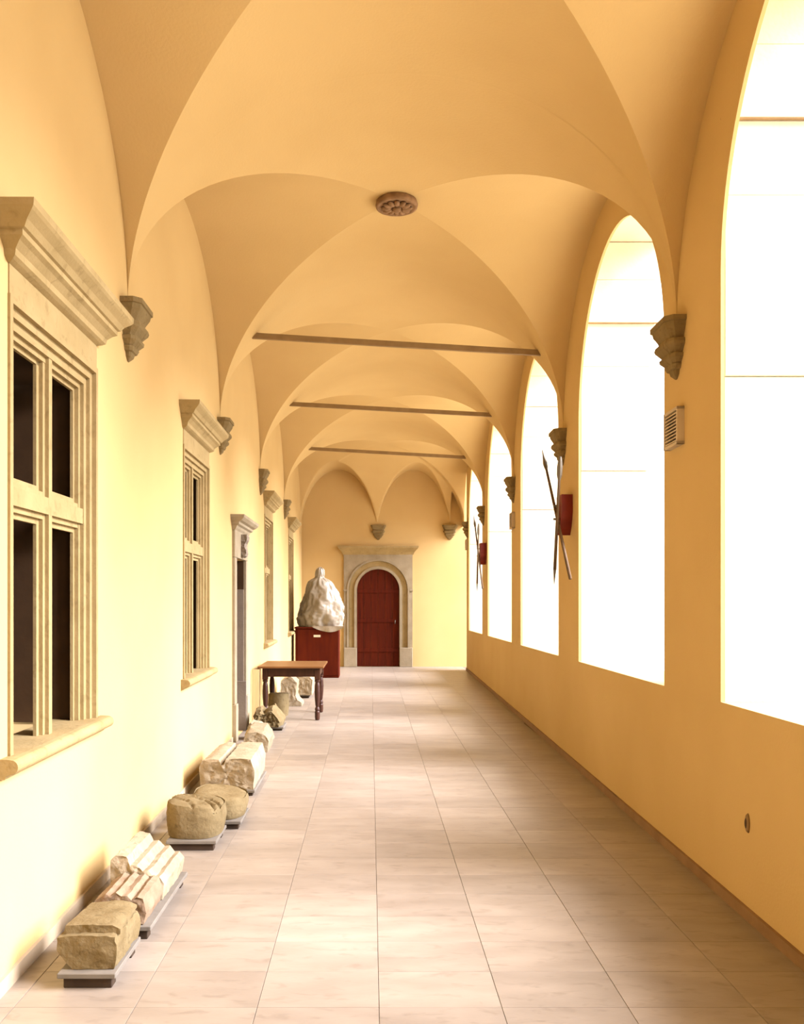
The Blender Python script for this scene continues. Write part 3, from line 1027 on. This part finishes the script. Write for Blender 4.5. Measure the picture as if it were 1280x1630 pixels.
def blob(cx, cy, rx, ry, z0, z1, seed, grooves=(), amp=0.006, flat=4.0, tiltx=0.0, lean=0.0):
    V, F = [], []
    na, nz = 84, 22
    sv = Vector((seed * 2.3, seed * 4.1, seed))
    rings = [(s, 0) for s in (0.12, 0.4, 0.7, 0.92)] + [(1.0, k / nz) for k in range(nz + 1)] + [(s, 1) for s in (0.95, 0.86, 0.76, 0.66, 0.55, 0.44, 0.33, 0.22, 0.1)]
    for s, t in rings:
        for k in range(na):
            a = 2 * math.pi * k / na
            ca, sa = math.cos(a), math.sin(a)
            rr = (abs(ca) ** flat + abs(sa) ** flat) ** (-1 / flat)
            prof = (0.86 + 0.14 * math.sin(math.pi * (0.15 + 0.65 * t))) if s == 1.0 else (0.86 + 0.14 * math.sin(math.pi * (0.15 + 0.65 * t)))
            edge = 0.018 * max(0, (s - 0.8) / 0.2) ** 2 if t == 1 else 0
            x, y = rx * rr * ca * s * prof, ry * rr * sa * s * prof
            z = z0 + (z1 - z0) * t - edge + (tiltx * x if t == 1 else tiltx * x * t) + lean * y * t
            p = Vector((cx + x, cy + y, z))
            if t > 0.99 or t > 0.8:
                for (gx, gy, gr, gw, gd) in grooves:
                    dd = abs(math.hypot(x - gx, y - gy) - gr)
                    if dd < gw:
                        p.z -= gd * (0.5 + 0.5 * math.cos(math.pi * dd / gw)) * (t if t > 0.8 else 0)
            d = noise.noise_vector(p * 12 + sv) * amp + noise.noise_vector(p * 40 + sv) * amp * 0.5
            if t == 0:
                d.z = 0
            V.append(p + d)
    nr = len(rings)
    for j in range(nr - 1):
        for k in range(na):
            F.append((j * na + k, j * na + (k + 1) % na, (j + 1) * na + (k + 1) % na, (j + 1) * na + k))
    F.append(tuple(range(na))[::-1])
    F.append(tuple(range((nr - 1) * na, nr * na)))
    return V, F


frag('scroll_capital', blob(-1.15, 5.83, 0.185, 0.235, ZB, 0.275, 5, grooves=((-0.32, -0.3, 0.34, 0.02, 0.02), (-0.36, -0.36, 0.54, 0.02, 0.022), (-0.36, -0.36, 0.595, 0.02, 0.022)), flat=2.8, tiltx=-0.12, lean=-0.05), M['frag_a'],
     'rounded tan block carved with curved scroll grooves')
board(-1.25, -0.90, 6.10, 6.5, 'grey board under the low rounded slab', 0.06)
frag('rounded_slab', blob(-1.08, 6.36, 0.19, 0.26, 0.0615, 0.215, 6, grooves=(), flat=2.6, tiltx=-0.12), M['frag_a'], 'low rounded stone slab just behind the scroll carved block')
# 6 large block with groove
board(-1.33, -0.94, 7.14, 7.95, 'dark raised board under the large grooved block', 0.05)
pr = [(-0.955, 0.052), (-0.945, 0.20), (-0.975, 0.298), (-1.06, 0.302), (-1.175, 0.30), (-1.195, 0.255), (-1.215, 0.25), (-1.235, 0.296), (-1.30, 0.302), (-1.37, 0.285), (-1.395, 0.23), (-1.385, 0.052)]
frag('grooved_block', rough_prism(pr, 7.15, 8.0, 0.005, 8, 0.024, 2.2, taper=lambda t: (1 - 0.05 * t, 1.0)), M['frag_b'], 'largest stone block, rough front face and a groove along its top')
# 7 squared pale block
pr = [(-1.08, 0.001), (-1.065, 0.13), (-1.10, 0.19), (-1.13, 0.235), (-1.28, 0.245), (-1.32, 0.20), (-1.34, 0.001)]
frag('pale_block', rough_prism(pr, 9.2, 9.68, 0.010, 9, 0.03, 1.0, taper=lambda t: (1, 0.86 + 0.14 * min(1, t * 2.5))), M['frag_b'], 'pale squared stone just before the doorway')
o = frag('stone_chip', rough_prism([(-1.31, 0.001), (-1.30, 0.07), (-1.35, 0.11), (-1.41, 0.09), (-1.44, 0.001)], 8.75, 9.05, 0.012, 19, 0.03, 1.0), M['frag_b'], 'small grey stone at the wall behind the largest block')
# 8 thin white fragment
pr = [(-1.11, 0.001), (-1.12, 0.05), (-1.20, 0.13), (-1.27, 0.185), (-1.36, 0.20), (-1.40, 0.15), (-1.39, 0.001)]
frag('white_fragment', rough_prism(pr, 9.98, 10.2, 0.014, 10, 0.025, 1.2), M['portal_stone'], 'small white sloping fragment in front of the doorway')
# 9 jagged rock
board(-1.36, -1.06, 10.70, 11.1, 'small dark board under the jagged rock by the doorway', 0.045)
pr = [(-1.09, 0.047), (-1.07, 0.12), (-1.12, 0.20), (-1.20, 0.265), (-1.26, 0.24), (-1.31, 0.20), (-1.36, 0.245), (-1.42, 0.22), (-1.44, 0.15), (-1.38, 0.047)]
frag('jagged_rock', rough_prism(pr, 10.68, 11.2, 0.022, 11, 0.03, 1.0, freq=9, taper=lambda t: (0.85 + 0.3 * t * (1 - t) * 2, 0.9 + 0.2 * math.sin(3 * t))), M['frag_a'], 'jagged tan rock in front of the table')
# 10 drum, 11 pedestal, 12, 13
frag('column_drum', blob(-1.27, 12.15, 0.14, 0.24, 0.001, 0.31, 12, flat=2.2, lean=-0.08), M['frag_a'], 'rounded column drum under the table')
# 11 flared pedestal
pr = [(-1.03, 0.001), (-1.04, 0.05), (-1.09, 0.09), (-1.12, 0.16), (-1.11, 0.27), (-1.10, 0.36), (-1.15, 0.40), (-1.21, 0.455), (-1.24, 0.41), (-1.34, 0.385), (-1.345, 0.2), (-1.34, 0.001)]
frag('pedestal_fragment', rough_prism(pr, 13.15, 13.6, 0.008, 13, 0.03, 1.0), M['frag_b'], 'upright flared pedestal fragment seen below the table top')
board(-1.28, -0.98, 14.25, 14.75, 'dark board under the block beyond the pedestal fragment', 0.05)
pr = [(-0.95, 0.052), (-0.94, 0.30), (-0.98, 0.34), (-1.20, 0.36), (-1.30, 0.34), (-1.31, 0.052)]
frag('far_block', rough_prism(pr, 14.2, 14.8, 0.008, 14, 0.035, 1.0), M['frag_b'], 'pale squared block beyond the pedestal fragment')
board(-1.30, -1.10, 16.2, 16.6, 'dark board under the farthest stone fragment', 0.06)
pr = [(-1.12, 0.062), (-1.11, 0.2), (-1.15, 0.30), (-1.28, 0.32), (-1.33, 0.062)]
frag('far_fragment', rough_prism(pr, 16.15, 16.65, 0.01, 15, 0.035, 1.0), M['frag_b'], 'farthest stone fragment, close to the red cabinet')
